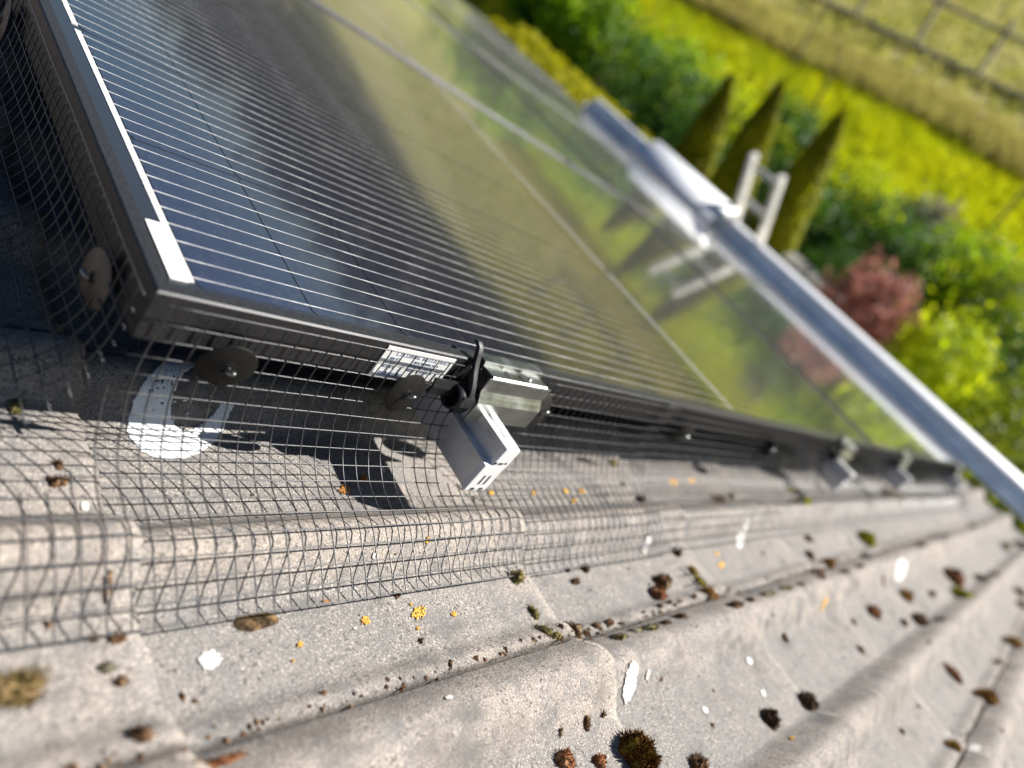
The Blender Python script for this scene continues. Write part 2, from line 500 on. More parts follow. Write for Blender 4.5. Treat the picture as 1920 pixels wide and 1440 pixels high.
# ---------------------------------------------------------------- rails, clamps, clips
RX = [.284, 1.443, 2.075, 3.165]
def make_rail(i):
    t = roof_root('mounting_rail', (0, -.0655, -.088), '', 'mounting rail', 'aluminium rails under the panels')
    b = MB()
    b.prism([(0, 0), (0, .031), (.0085, .031), (.0085, .052), (.0140, .052), (.0140, .046), (.0195, .046), (.0195, .052), (.0275, .052), (.0275, 0)], 1, .004, 3.27)
    b.build('rail_body', ALU, t)
    b = MB()
    b.prism([(-.0006, -.0006), (-.0006, .0316), (.0080, .0316), (.0080, .0526), (.0255, .0526), (.0285, .050), (.0285, .029), (.0272, .029), (.0272, -.0006)], 1, -.0015, .0042)
    b.box((.0142, .0042, .0468), (.0193, .012, .0525))
    cap = b.build('end_cap', WHITE_PL, t, bevel=.0006)
    b = MB()
    for x, z0, z1, w in ((.010, .008, .019, .0016), (.017, .008, .019, .0016), (.008, .0335, .036, .003), (.014, .0335, .0355, .005), (.022, .034, .036, .0022), (.006, .001, .003, .005), (.017, .001, .003, .005)):
        b.box((x, -.0019, z0), (x+w, -.0014, z1))
    b.build('slot', SLOT, cap)
    return t
def make_clamp():
    t = roof_root('end_clamp', (0, 0, 0), '', 'end clamp', 'steel end clamps on the panel edge')
    path = [(.0095, .0018), (-.0022, .0018), (-.0026, -.003), (-.0175, -.0016), (-.0185, -.0025), (-.0185, -.0165), (-.0245, -.0255), (-.0245, -.0465)]
    b = MB(); b.strip([path[0], path[1]], .0016, 0, .002, .086); b.strip(path[2:5], .0016, 0, .004, .082); b.strip([path[1], path[2]], .0016, 0, .002, .086)
    b.build('clamp_bracket', STEEL, t)
    b = MB(); b.strip(path[4:], .0018, 0, 0, .088); b.build('face_plate', STEEL, t, bevel=.0003)
    b = MB()
    b.add([(.0300+dx*.0050, -.0095+dy*.0050, -.00090) for dx, dy in ((-1, 0), (0, -1), (1, 0), (0, 1))], [(0, 1, 2, 3)])
    k = 14; b.add([(.0540+.0062*math.cos(2*math.pi*j/k), -.0095+.0050*math.sin(2*math.pi*j/k), -.00090) for j in range(k)], [tuple(range(k))])
    b.build('bolt_hole', SLOT, t)
    b = MB(); b.lathe([(0, .0008), (.0022, .0006), (.0026, -.0006)], 10, (.0605, -.0108, -.0008)); b.build('bolt', STEEL, t, True)
    return t
def make_clip():
    t = roof_root('cable_clip', (0, 0, 0), '', 'cable clip', 'black plastic clips beside the clamps')
    path = [(.0115, .0125), (.0075, .0130), (.0030, .0105), (.0000, .0050), (-.0035, -.0010), (-.0085, -.0080), (-.0140, -.0145), (-.0180, -.0200), (-.0215, -.0270)]
    b = MB(); b.strip(path, [.0012, .003, .004, .0042, .0045, .0055, .0065, .006, .004], 0, .003, .0085); b.build('hook', BLACK_PL, t, True, bevel=.0004)
    b = MB(); k = 20; n0 = []
    for x in (-.006, .012):
        for r_ in (.0115, .0092):
            n0 += [(x, -.0125+r_*math.cos(2*math.pi*j/k), -.0315+r_*math.sin(2*math.pi*j/k)) for j in range(k)]
    fs_ = []
    for j in range(k):
        q = (j+1) % k
        fs_ += [(j, q, 2*k+q, 2*k+j), (k+q, k+j, 3*k+j, 3*k+q), (j, k+j, k+q, q), (2*k+j, 2*k+q, 3*k+q, 3*k+j)]
    b.add(n0, fs_); b.build('sleeve', BLACK_PL, t, True)
    b = MB(); b.strip([(-.0215, -.024), (-.0225, -.0335), (-.0190, -.0430)], .0035, 0, -.002, .012); b.box((.006, -.0200, -.0420), (.012, -.0035, -.0210)); b.build('backplate', BLACK_PL, t)
    b = MB(); b.strip([(-.0085, -.0195), (-.0105, -.0265), (-.0095, -.0345)], .003, 0, -.030, .006); b.build('arm', BLACK_PL, t)
    return t
rl, cl, kl = make_rail(0), make_clamp(), make_clip()
wh = ['nearest the corner, left of the sticker shadow', 'the first blurred one, below the middle of the panel front', 'the second blurred one before the gutter', 'the last one, next to the gutter corner']
RLAB = ['sharp silver rail end with white cap, nearest one', 'blurred silver rail end, second along the panel front', 'blurred silver rail end, third along the panel front', 'blurred bluish rail end nearest the gutter']
CLAB = ['sharp folded steel clamp with square hole above nearest rail', 'blurred steel clamp above the second rail end', 'blurred steel clamp above the third rail end', 'blurred steel clamp above the rail end nearest the gutter']
KLAB = ['black hooked plastic clip left of the sharp steel clamp', 'black plastic clip above the second rail end', 'black plastic clip above the third rail end', 'black plastic clip above the rail end nearest the gutter']
for i, x in enumerate(RX):
    a = rl if i == 0 else copy_tree(rl); a.matrix_world = ROOF @ Matrix.Translation((x, -.0655, -.088)); a['label'] = RLAB[i]
    a = cl if i == 0 else copy_tree(cl); a.matrix_world = ROOF @ Matrix.Translation((x-.008, 0, 0)); a['label'] = CLAB[i]
    a = kl if i == 0 else copy_tree(kl); a.matrix_world = ROOF @ Matrix.Translation((x-.0225, 0, 0)); a['label'] = KLAB[i]
def mid_clamp(x, y, label):
    t = roof_root('mid_clamp', (x, y, 0), label, 'mid clamp', 'clamps between neighbouring panels')
    b = MB(); b.strip([(-.020, .0015), (-.010, .0015), (-.0085, -.012), (.0085, -.012), (.010, .0015), (.020, .0015)], .003, 0, -.025, .025); b.build('clamp_body', FRAME, t)
    b = MB(); b.lathe([(0, .003), (.0055, .003), (.0065, -.001), (.0065, -.011)], 12); b.build('bolt', STEEL, t, True)
MCL = {(1, 0): 'dark clamp in the gap between the near panels, mid picture', (0, 0): 'clamp in the panel gap at the top left edge', (2, 0): 'clamp in the panel gap near the ladder reflection', (3, 0): 'clamp in the panel gap just above the gutter'}
for i, x in enumerate(RX):
    mid_clamp(x+.013, PW+.01, MCL[(i, 0)])

# ---------------------------------------------------------------- bird mesh
PROFILE = [(-.0060, -.0040), (-.0063, -.020), (-.0066, -.036), (-.0082, -.052), (-.0120, -.066), (-.0200, -.080), (-.0330, -.0935), (-.0520, -.1035), (-.0830, -.1085), (-.1080, -.1195), (-.1370, -.1355)]
def resample(path, step):
    # Catmull-Rom through the profile, then even steps along it
    P = [Vector(p) for p in path]; P = [2*P[0]-P[1]] + P + [2*P[-1]-P[-2]]; fine = []
    for i in range(1, len(P)-2):
        for k in range(24):
            t = k/24; a, b_, c_, d = P[i-1:i+3]
            fine.append(.5*((2*b_) + (c_-a)*t + (2*a-5*b_+4*c_-d)*t*t + (3*b_-a-3*c_+d)*t*t*t))
    fine.append(P[-2]); out = [fine[0]]; acc = 0
    for i in range(1, len(fine)):
        seg = (fine[i]-fine[i-1]).length
        while acc + seg >= step:
            f = (step-acc)/seg; q = fine[i-1].lerp(fine[i], f); out.append(q); fine[i-1] = q; seg = (fine[i]-q).length; acc = 0
        acc += seg
    return out
STEP = .0127
ROWS = resample(PROFILE, STEP)
FINE = resample(PROFILE, STEP/3)[:3*(len(ROWS)-1)+1]
WR = .00062
def across_wire(i0, seed, fit=None):
    rnd = random.Random(seed); b = MB(); n = len(FINE)
    pts = [(noise.noise(Vector((k*.21, seed*3.1, 0)))*.0007, p[0] - (.0006 if k % 6 < 3 else 0)*.6, p[1]) for k, p in enumerate(FINE) if k >= i0]
    if fit: pts = [(x, y, max(z, height(fit[0]+x, fit[1]+y) + .0012 - fit[2])) for x, y, z in pts]
    b.tube(pts, WR, 4, False); return b.mesh('wire', GALV, True)
def along_wire(L, seed, ax=0, fit=None):
    b = MB(); n = max(4, int(L/(.011 if fit else .022))); pts = []
    for k in range(n+1):
        x = L*k/n; w = noise.noise(Vector((x*9, seed*5.3, 1)))*.0006; v = noise.noise(Vector((x*9, seed*5.3, 7)))*.0006
        if fit: v = max(v, height(fit[0]+x, fit[1]+w) + .0014 - fit[2])
        pts.append((x, w, v) if ax == 0 else (w, x, v))
    b.tube(pts, WR, 4); return b.mesh('wire', GALV, True)
ACW = [across_wire(0, s) for s in range(6)]
CUT_ROW = 9
ACW_CUT = [across_wire(CUT_ROW*3, 20+s) for s in range(3)]
ROW_START = {4: -.004, 5: -.008, 6: -.006, 7: -.006, 8: -.014, 9: -.026}
def front_mesh(x0, x1, label, rails, dz=0., dy=0., corner=False, welds=False):
    t = roof_root('bird_mesh', (x0, dy, dz), label, 'wire mesh', 'bird proofing mesh around the panels')
    for i, (y, z) in enumerate(ROWS):
        xs = ROW_START.get(i, -.002 if i < 4 else x0) if corner else x0
        cuts = [xs]
        if i <= CUT_ROW:
            for r in rails: cuts += [r + random.uniform(-.008, .004) if i > 1 else r-.03, r + .088]
        cuts.append(x1 + random.uniform(-.003, .003))
        for k in range(0, len(cuts), 2):
            a, e = cuts[k], cuts[k+1]
            link('wire', along_wire(e-a, i*7+k+x0*31, 0, (a, y+dy, z+dz) if i > 9 else None), t, (a-x0, y, z))
    nx = int((x1-x0)/STEP); b = MB()
    for k in range(nx+1):
        x = x0 + k*STEP + .003
        cutx = any(r-.002 < x < r+.086 for r in rails)
        if corner and x < .0:
            i0 = next((i for i in range(len(ROWS)) if i >= 4 and ROW_START.get(i, x0) <= x), 10)
            link('wire', across_wire(i0*3-1, k, (x, dy, dz)), t, (x-x0, 0, 0))
        else:
            i0 = CUT_ROW if cutx else 0
            link('wire', across_wire(i0*3, k % 9, (x, dy, dz)), t, (x-x0, 0, 0))
        if welds:
            for i, (y, z) in enumerate(ROWS):
                if i < i0 or (cutx and i <= CUT_ROW): continue
                r_ = WR*1.6; z = max(z, height(x, y+dy) + .0013 - dz)
                b.add([(x-x0-r_, y, z), (x-x0+r_, y, z), (x-x0, y-r_, z), (x-x0, y+r_, z), (x-x0, y, z-r_), (x-x0, y, z+r_)], [(0,2,5),(2,1,5),(1,3,5),(3,0,5),(2,0,4),(1,2,4),(3,1,4),(0,3,4)])
    if welds: tag(b.build('weld', GALV, t, True), kind='stuff')
    return t
front_mesh(-.16, .655, 'sharp wire mesh skirt along the near panel front over the tiles', [RX[0]], corner=True, welds=True)
front_mesh(.625, 3.48, 'blurred far length of wire mesh skirt running towards the gutter', RX[1:], dz=.0012, dy=.0035)
# the side along the upper panel edge
t = roof_root('bird_mesh', (0, 0, 0), 'shaded wire mesh hanging along the left edge of the nearest panel', 'wire mesh', 'bird proofing mesh around the panels')
LW = [along_wire(.62, 90+s, 1) for s in range(5)]
for i, (x, z) in enumerate(ROWS):
    y0 = -.001 if i < 4 else -.003*(i-3)
    if i > 12: y0 = .02
    link('wire', along_wire(.62-y0, 90+i, 1), t, (x, y0, z))
SIDE = []
for s in range(3):
    b = MB(); b.tube([(p[0], noise.noise(Vector((k*.2, s*4.4, 3)))*.0012, p[1]) for k, p in enumerate(FINE)], WR, 4, False); SIDE.append(b.mesh('wire', GALV, True))
for k in range(48): link('wire', random.choice(SIDE), t, (0, .008+k*STEP, 0))

# washers that hold the mesh
def make_washer(m):
    t = roof_root('clip_washer', (0, 0, 0), '', 'clip washer', 'round clip washers holding the mesh')
    b = MB(); b.lathe([(.0028, .0022), (.0045, .0016), (.007, .0011), (.0185, .0002), (.0190, -.0002), (.0185, -.0007), (.0028, .0004), (.0028, .0022)], 40); b.build('disc', m, t, True)
    b = MB()
    for k in range(3):
        a = 2*math.pi*k/3 + .4; c_, s_ = math.cos(a), math.sin(a)
        b.add([(.0045*c_-.0022*s_, .0045*s_+.0022*c_, .0015), (.0045*c_+.0022*s_, .0045*s_-.0022*c_, .0015), (.0012*c_, .0012*s_, .0042)], [(0, 1, 2)])
    b.build('spring_tab', DISC_DARK, t)
    b = MB(); b.tube([(0, 0, -.006), (0, 0, .004), (.0008, .001, .0062), (.0032, .0028, .0078)], .0014, 7); b.build('hook_stub', STEEL, t, True)
    return t
FRONT = Matrix.Rotation(R(90), 4, 'X'); LEFT = Matrix.Rotation(R(-90), 4, 'Y')
W1 = make_washer(DISC_DARK); W2 = None
WL = [(.056, -.0115, -.037, FRONT, 8, -6, 'round dark washer on the mesh just right of the panel corner'), (.209, -.0120, -.037, FRONT, -6, 5, 'round dark washer overlapping the white sticker'),
      (.386, -.0120, -.034, FRONT, -16, 8, 'round dark washer half hidden behind the steel clamp'), (.716, -.0105, -.038, FRONT, 5, -4, 'blurred washer halfway along the mesh, right of clamp'),
      (1.065, -.0110, -.044, FRONT, -10, 25, 'blurred tilted washer near the second rail end')]
for i, (x, y, z, rot, tx, ty, labl) in enumerate(WL):
    w = W1 if i == 0 else copy_tree(W1); w['label'] = labl
    w.matrix_world = ROOF @ Matrix.Translation((x, y, z)) @ rot @ Matrix.Rotation(R(tx), 4, 'X') @ Matrix.Rotation(R(ty), 4, 'Y')
W2 = make_washer(DISC_TAN)
for i, (y, z, a, labl) in enumerate([(.054, -.038, 6, 'tan washer in shade on the side mesh near the corner'), (.400, -.041, -5, 'tan washer cut by the top left picture corner')]):
    w = W2 if i == 0 else copy_tree(W2); w['label'] = labl
    w.matrix_world = ROOF @ Matrix.Translation((-.0075, y, z)) @ LEFT @ Matrix.Rotation(R(a), 4, 'X')

# ---------------------------------------------------------------- gutter and the tray on it
def gutter(loc, L, rad, label):
    t = root('gutter', loc, label, 'gutter', 'white gutters along the eaves')
    b = MB(); path = [(rad*math.cos(a)*(1 if math.cos(a) > 0 else 2.3), rad*1.05*math.sin(a)) for a in [math.pi + .35 + (math.pi-.35)*k/14 for k in range(15)]]
    path = path + [(rad+.003, .008), (rad+.012, .013), (rad+.026, .012)]
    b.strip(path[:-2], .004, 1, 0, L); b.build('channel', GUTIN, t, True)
    b = MB(); b.strip([(rad+.001, .002), (rad+.006, .010), (rad+.016, .016), (rad*2.7, .030), (rad*2.85, .022), (rad*2.87, -.03)], .004, 1, -.002, L+.003); b.build('front_rim', GUTTERM, t, True)
    b = MB(); half = [(rad*math.cos(a)*1.03, rad*.97*math.sin(a)) for a in [math.pi + math.pi*k/14 for k in range(15)]]
    b.prism(half, 1, L-.002, L+.004); b.build('stop_end', GUTTERM, t)
    y = .4
    while y < L:
        b = MB(); b.strip([(x*1.07, z*1.07-.001) for x, z in path[1:-1]], .003, 1, y, y+.03);  b.build('bracket', GUTTERM, t); y += .85
    return t
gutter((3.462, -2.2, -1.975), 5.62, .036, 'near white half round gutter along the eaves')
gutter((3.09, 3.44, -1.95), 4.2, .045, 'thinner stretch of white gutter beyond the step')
tray = root('gutter_cover', (3.46, 2.42, -1.935), 'glossy white plastic cover over the gutter beside the ladder', 'gutter cover')
b = MB(); b.strip([(-.135, -.035), (-.13, .004), (-.11, .018), (0, .030), (.13, .026), (.16, .010), (.168, -.06)], .006, 1, -.46, .36); b.build('lid', GUTTERM, tray, True)
b = MB()
for k in range(2): b.box((-.141, -.30+k*.24, -.030), (-.1385, -.10+k*.24, -.002))
b.build('vent_slot', SLOT, tray)

# ---------------------------------------------------------------- ladder
LADM = simple('pale_ladder', (.74, .71, .64), .5, 0., .1, 20)
lad = root('ladder', (4.45, 1.88, GZ), 'pale cream ladder leaning on the gutter', 'ladder')
top = Vector((-.92, 0.02, 3.07)); 
for s in (-.115, .115):
    b = MB(); d = top.normalized()
    b.add([(x+q*top.x, s+y+q*top.y, q*top.z) for q in (0, 1) for x, y in ((-.032, -.014), (.032, -.014), (.032, .014), (-.032, .014))], [(0,3,2,1),(4,5,6,7),(0,1,5,4),(1,2,6,5),(2,3,7,6),(3,0,4,7)])
    b.build('stile', LADM, lad, bevel=.004)
for k in range(13):
    q = .06 + k*.0765; c_ = top*q
    b = MB(); b.tube([(c_.x, -.11, c_.z), (c_.x, .11, c_.z)], .017, 8); b.build('rung', LADM, lad, True)

# ---------------------------------------------------------------- planting
def leaf_cloud(b, n, fn, size, up=.3):
    for _ in range(n):
        p, nrm = fn()
        d = (Vector((random.gauss(0, 1), random.gauss(0, 1), random.gauss(0, 1) + up)) + nrm*1.0).normalized()
        u = d.orthogonal().normalized(); a = random.uniform(0, 6.28); u = (u*math.cos(a) + d.cross(u)*math.sin(a)); v = d.cross(u)
        s_ = size*random.uniform(.6, 1.4)
        b.add([p - u*s_*.5, p + v*s_*.32, p + u*s_*.6 + d*s_*.12, p - v*s_*.32], [(0, 1, 2, 3)])
def blob_fn(c, r, seed, lump=.42):
    def fn():
        d = Vector((random.gauss(0, 1), random.gauss(0, 1), random.gauss(0, 1))).normalized()
        k = 1 + lump*noise.noise(d*2.3 + Vector((seed*7.1, 0, 0))) + lump*.6*noise.noise(d*5.5 + Vector((0, seed*3.7, 0)))
        k *= random.uniform(.62, 1.03) if random.random() > .06 else random.uniform(1., 1.22)
        return Vector((c[0]+d.x*r[0]*k, c[1]+d.y*r[1]*k, c[2]+d.z*r[2]*k)), d
    return fn
BARK = simple('bark', (.06, .045, .03), .95, 0., .3, 12, .01)
def shrub(name, x, y, h, r, m, label, cat='shrub', n=1500, size=.075, group='shrubs in the garden', lumps=1):
    t = root(name, (x, y, GZ), label, cat, group)
    b = MB()
    for k in range(4):
        a = random.uniform(0, 6.28); e = Vector((math.cos(a)*r*.6, math.sin(a)*r*.6, h*.8)); b.tube([(0, 0, 0), e*.5 + Vector((0, 0, h*.08)), e], [.03, .02, .008], 5)
    b.build('stem', BARK, t, True)
    b = MB(); sd = random.random()*50
    rz = min(h*.5, r*1.25)
    leaf_cloud(b, n, blob_fn((0, 0, h-rz), (r, r, rz), sd), size)
    if h > 2*rz+.1: leaf_cloud(b, n//2, blob_fn((0, 0, (h-rz)*.5), (r*.9, r*.9, (h-rz)*.55), sd+4), size)
    b.build('crown', m, t)
    return t
L_DARK = mat_leaf('dark_evergreen', (.030, .085, .012), (.075, .17, .018), .4, 2.5)
L_MID = mat_leaf('mid_green', (.15, .27, .008), (.28, .42, .010), .5, 2.)
L_LIME = mat_leaf('lime_leaf', (.30, .40, .006), (.46, .52, .008), .55, 3.)
L_RED = mat_leaf('copper_leaf', (.20, .075, .06), (.42, .19, .145), .45, 4.)
L_OLIVE = mat_leaf('olive_leaf', (.13, .18, .006), (.24, .29, .008), .45, 2.)
L_HEDGE = mat_leaf('hedge_leaf', (.38, .38, .005), (.54, .50, .006), .5, 5.)
L_CONE = mat_leaf('golden_conifer', (.17, .18, .004), (.34, .35, .006), .55, 3.)
L_GREY = mat_leaf('grey_leaf', (.16, .17, .10), (.26, .25, .17), .3, 3.)

# clipped hedge
hd = root('hedge', (5.45, 4.45, GZ), 'low clipped yellow green hedge behind the gutter', 'hedge')
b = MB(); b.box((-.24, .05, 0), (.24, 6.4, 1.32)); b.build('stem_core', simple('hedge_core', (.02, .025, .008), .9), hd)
b = MB()
def hedge_fn():
    q = random.random(); y = random.uniform(0, 6.5); j = .035*noise.noise(Vector((y*2, q*3, 5)))
    if q < .45: return Vector((random.uniform(-.28, .28), y, 1.36 + j + random.uniform(-.03, .03))), Vector((0, 0, 1))
    if q < .70: return Vector((-.27 + j, y, random.uniform(.1, 1.38))), Vector((-1, 0, 0))
    if q < .93: return Vector((.27 + j, y, random.uniform(.1, 1.38))), Vector((1, 0, 0))
    return Vector((random.uniform(-.27, .27), j, random.uniform(.1, 1.38))), Vector((0, -1, 0))
leaf_cloud(b, 9000, hedge_fn, .06); b.build('foliage', L_HEDGE, hd)

def conifer(x, y, h, r, label):
    t = root('conifer', (x, y, GZ), label, 'conifer', 'narrow conifers in a row beyond the gutter')
    b = MB(); b.tube([(0, 0, 0), (0, 0, h*.6), (0, 0, h*.96)], [.05, .03, .005], 6); b.build('trunk', BARK, t, True)
    b = MB()
    b.lathe([(r*.78, .05), (r*.86, h*.25), (r*.72, h*.6), (r*.38, h*.86), (.01, h*.95)], 12)
    def rad(z):
        q = z/h; return r*min(1, .55+q*2.2)*max(0.02, (1-q**2.7))**.8
    def fn():
        z = h*(1-random.random()**1.25)*.99+.02; a = random.uniform(0, 6.283); k = rad(z)*(1+.12*noise.noise(Vector((a*2, z*5, x))))*random.uniform(.86, 1.03)
        return Vector((k*math.cos(a), k*math.sin(a), z)), Vector((math.cos(a), math.sin(a), .9)).normalized()
    leaf_cloud(b, 5200, fn, .055, 1.2)
    b.build('crown', L_CONE, t)
conifer(6.6, 4.74, 2.02, .27, 'leftmost slim pointed conifer, at the end of the hedge')
conifer(6.6, 4.12, 2.27, .27, 'middle slim pointed conifer, behind the ladder top')
conifer(6.6, 3.36, 2.37, .28, 'rightmost slim pointed conifer, right of the ladder')

# shrubs: x, y, height, radius
SH = [
 ('shrub', 7.3, 6.1, 1.55, .75, L_DARK, 'deep green shrub in shade behind the hedge end'),
 ('shrub', 7.0, 7.0, 1.75, .75, L_DARK, 'dark bush behind the middle of the clipped hedge'),
 ('shrub', 6.9, 5.2, 1.35, .60, L_DARK, 'dark bush tight behind the leftmost conifer'),
 ('bamboo', 6.6, 8.3, 2.05, .55, L_MID, 'fresh green leafy bush above the hedge near the top edge'),
 ('bamboo', 6.75, 7.6, 2.15, .60, L_MID, 'bright leafy bush with loose stems behind the hedge'),
 ('shrub', 6.9, 9.8, 1.9, .7, L_OLIVE, 'olive bush behind the hedge at the top picture edge'),
 ('shrub', 8.0, 7.0, 1.5, .75, L_MID, 'green bush between dark shrubs and the meadow'),
 ('shrub', 8.4, 6.1, 1.2, .60, L_LIME, 'yellow green bush at the meadow edge left of the conifers'),
 ('shrub', 8.5, 5.0, 1.45, .55, L_DARK, 'round bluish bush between the second and third conifers'),
 ('shrub', 7.6, 3.75, 1.30, .70, L_DARK, 'large dark bush just right of the third conifer'),
 ('shrub', 8.3, 3.0, 1.25, .75, L_DARK, 'dark bush above the red leaved shrub'),
 ('shrub', 8.7, 3.75, 1.25, .50, L_LIME, 'lime bush on the meadow edge right of the third conifer'),
 ('shrub', 9.6, 3.2, 1.00, .40, L_GREY, 'greyish pale bush on the meadow edge'),
 ('shrub', 8.9, 2.2, 1.35, .70, L_MID, 'mid green bush at the meadow edge behind the red shrub'),
 ('shrub', 8.6, 1.4, 1.40, .75, L_OLIVE, 'olive bush behind the lime bush at right'),
 ('shrub', 9.6, 1.9, 1.0, .5, L_LIME, 'yellowish low bush on the right meadow edge'),
 ('shrub', 7.9, .9, 1.2, .70, L_DARK, 'dark bush behind the lime bush at the right edge'),
 ('shrub', 7.1, 2.6, 1.1, .60, L_DARK, 'dark green bush behind the red leaved shrub'),
 ('red_shrub', 6.3, 1.90, 1.62, .43, L_RED, 'coppery red leaved shrub just beyond the gutter'),
 ('lime_shrub', 6.35, 1.15, 1.65, .46, L_LIME, 'bright lime green bush right of the red shrub'),
 ('shrub', 6.5, .35, 1.55, .60, L_OLIVE, 'olive green bush at the right edge above the roof corner'),
 ('shrub', 6.3, -.6, 1.5, .6, L_OLIVE, 'olive bush outside the right picture edge by the gutter'),
]
for nm, x, y, h, r, m, lb in SH:
    shrub(nm, x, y, h, r, m, lb, n=2100 if nm != 'bamboo' else 1700, size=.075 if nm != 'bamboo' else .12)

# low garden wall
wl = root('garden_wall', (6.62, 2.05, GZ), 'low brown garden wall with a grey coping by the red shrub', 'garden wall')
b = MB(); b.box((-.07, -.6, 0), (.07, 1.15, .82)); b.build('wall', simple('brown_brick', (.13, .09, .06), .9, 0., .25, 14, .01), wl)
b = MB(); b.box((-.10, -.62, .823), (.10, 1.17, .88)); b.build('coping', simple('grey_stone', (.26, .25, .22), .9, 0., .15, 10, .01), wl)

# meadow grass and dry reeds
def inside(p, poly):
    c_ = False; j = len(poly)-1
    for i in range(len(poly)):
        (xi, yi), (xj, yj) = poly[i], poly[j]
        if (yi > p[1]) != (yj > p[1]) and p[0] < (xj-xi)*(p[1]-yi)/(yj-yi)+xi: c_ = not c_
        j = i
    return c_
def blades(name, poly, n, h, w, m, dens=1.):
    b = MB(); xs = [p[0] for p in poly]; ys = [p[1] for p in poly]; k = 0
    while k < n:
        p = (random.uniform(min(xs), max(xs)), random.uniform(min(ys), max(ys)))
        if not inside(p, poly) or noise.noise(Vector((p[0]*.8, p[1]*.8, 2))) < random.uniform(-.9, .5)*dens - .2: continue
        k += 1; a = random.uniform(0, 6.283); hh = h*random.uniform(.5, 1.3); c_, s_ = math.cos(a)*w, math.sin(a)*w; lx, ly = random.gauss(0, .3)*hh, random.gauss(0, .3)*hh
        b.add([(p[0]-c_, p[1]-s_, GZ-.02), (p[0]+c_, p[1]+s_, GZ-.02), (p[0]+lx, p[1]+ly, GZ+hh)], [(0, 1, 2)])
    return tag(b.build(name, m), kind='stuff')
G1 = mat_leaf('meadow_blade', (.32, .38, .005), (.46, .47, .006), .55, 1.2)
G2 = mat_leaf('dry_blade', (.36, .30, .09), (.46, .42, .11), .35, 1.)
G3 = mat_leaf('pasture_blade', (.28, .30, .03), (.40, .36, .10), .4, .9)
LP = [(9.7,0),(15.2,1.0),(14.5,6.0),(13.3,8.6),(12.2,11.8),(8.7,11.5),(9.3,7),(10,4)]
tag(blades('meadow_grass', LP, 26000, .16, .022, G1), 'bright yellow green grass of the meadow beyond the shrubs', 'grass')
tag(blades('dry_reeds', [(15.0,1.5),(17.0,1.5),(16.2,6.4),(15.0,9.6),(13.6,13.5),(12.0,13.2),(13.2,8.8),(14.4,6.0)], 12000, .34, .022, G2), 'strip of tan dry grass between meadow and pasture', 'dry grass')
tag(blades('pasture_grass', [(16.6,2),(34,2),(34,22),(14,22),(14.6,12.5),(16.2,7)], 16000, .18, .04, G3), 'patchy pasture grass around the timber fence', 'grass')

# pasture fence
fr = root('pasture_fence', (17.87, 8.9, GZ), 'weathered post and rail fence in the pasture at the top right', 'fence')
A = Vector((17.0, 11.85)); B_ = Vector((18.75, 6.0)); C0 = Vector((17.87, 8.9)); dv = (B_-A)
for q in range(5):
    p = A.lerp(B_, q/4) - C0
    b = MB(); b.box((p.x-.045, p.y-.045, 0), (p.x+.045, p.y+.045, 1.3)); b.build('post', TIMBER, fr)
for z, th in ((.02, .14), (1.0, .08)):
    b = MB(); p, e = A-C0, B_-C0; nrm = Vector((-dv.y, dv.x)).normalized()*.03
    b.add([(p.x-nrm.x, p.y-nrm.y, z), (p.x+nrm.x, p.y+nrm.y, z), (e.x+nrm.x, e.y+nrm.y, z), (e.x-nrm.x, e.y-nrm.y, z), (p.x-nrm.x, p.y-nrm.y, z+th), (p.x+nrm.x, p.y+nrm.y, z+th), (e.x+nrm.x, e.y+nrm.y, z+th), (e.x-nrm.x, e.y-nrm.y, z+th)], [(0,3,2,1),(4,5,6,7),(0,1,5,4),(1,2,6,5),(2,3,7,6),(3,0,4,7)])
    b.build('rail', TIMBER, fr)
def stake(x, y, h, lb):
    b = MB(); b.tube([(0, 0, 0), (.01, .01, h)], [.03, .025], 6); o = b.build('stake', TIMBER); o.location = (x, y, GZ); tag(o, lb, 'stake', 'thin stakes standing in the meadow')
stake(12.0, 3.2, .95, 'thin grey stake in the meadow at the right edge')
stake(13.1, 8.45, .9, 'thin pale stake in the meadow above the second conifer')
stake(12.2, 7.05, .9, 'thin pale stake in the meadow above the third conifer')
b = MB(); b.lathe([(0, .22), (.12, .20), (.22, .12), (.26, 0)], 12); o = b.build('field_stone', simple('pale_stone', (.50, .44, .36), .9, 0., .2, 6, .02), None, True); o.location = (16.0, 6.0, GZ); tag(o, 'pale stone lying in the dry grass strip', 'stone')

# woods on the horizon, seen only as a reflection in the panels
b = MB()
WOOD = mat_leaf('wood_foliage', (.020, .032, .012), (.04, .055, .015), .2, .25)
for k in range(110):
    a = R(-30 + k*1.45 + random.uniform(-.5, .5)); dd = random.uniform(46, 64); hgt = random.uniform(5.8, 7.2)
    c_ = (dd*math.cos(a), dd*math.sin(a), GZ + hgt*.52); rr = random.uniform(2.4, 3.6)
    leaf_cloud(b, 300, blob_fn(c_, (rr, rr, hgt*.5), k*1.7), 1.0)
    b.tube([(c_[0], c_[1], GZ-.1), (c_[0], c_[1], GZ+hgt*.6)], .22, 6)
tag(b.build('far_woods', WOOD), 'belt of woodland beyond the pasture, mirrored in the panels', 'woods', kind='stuff')

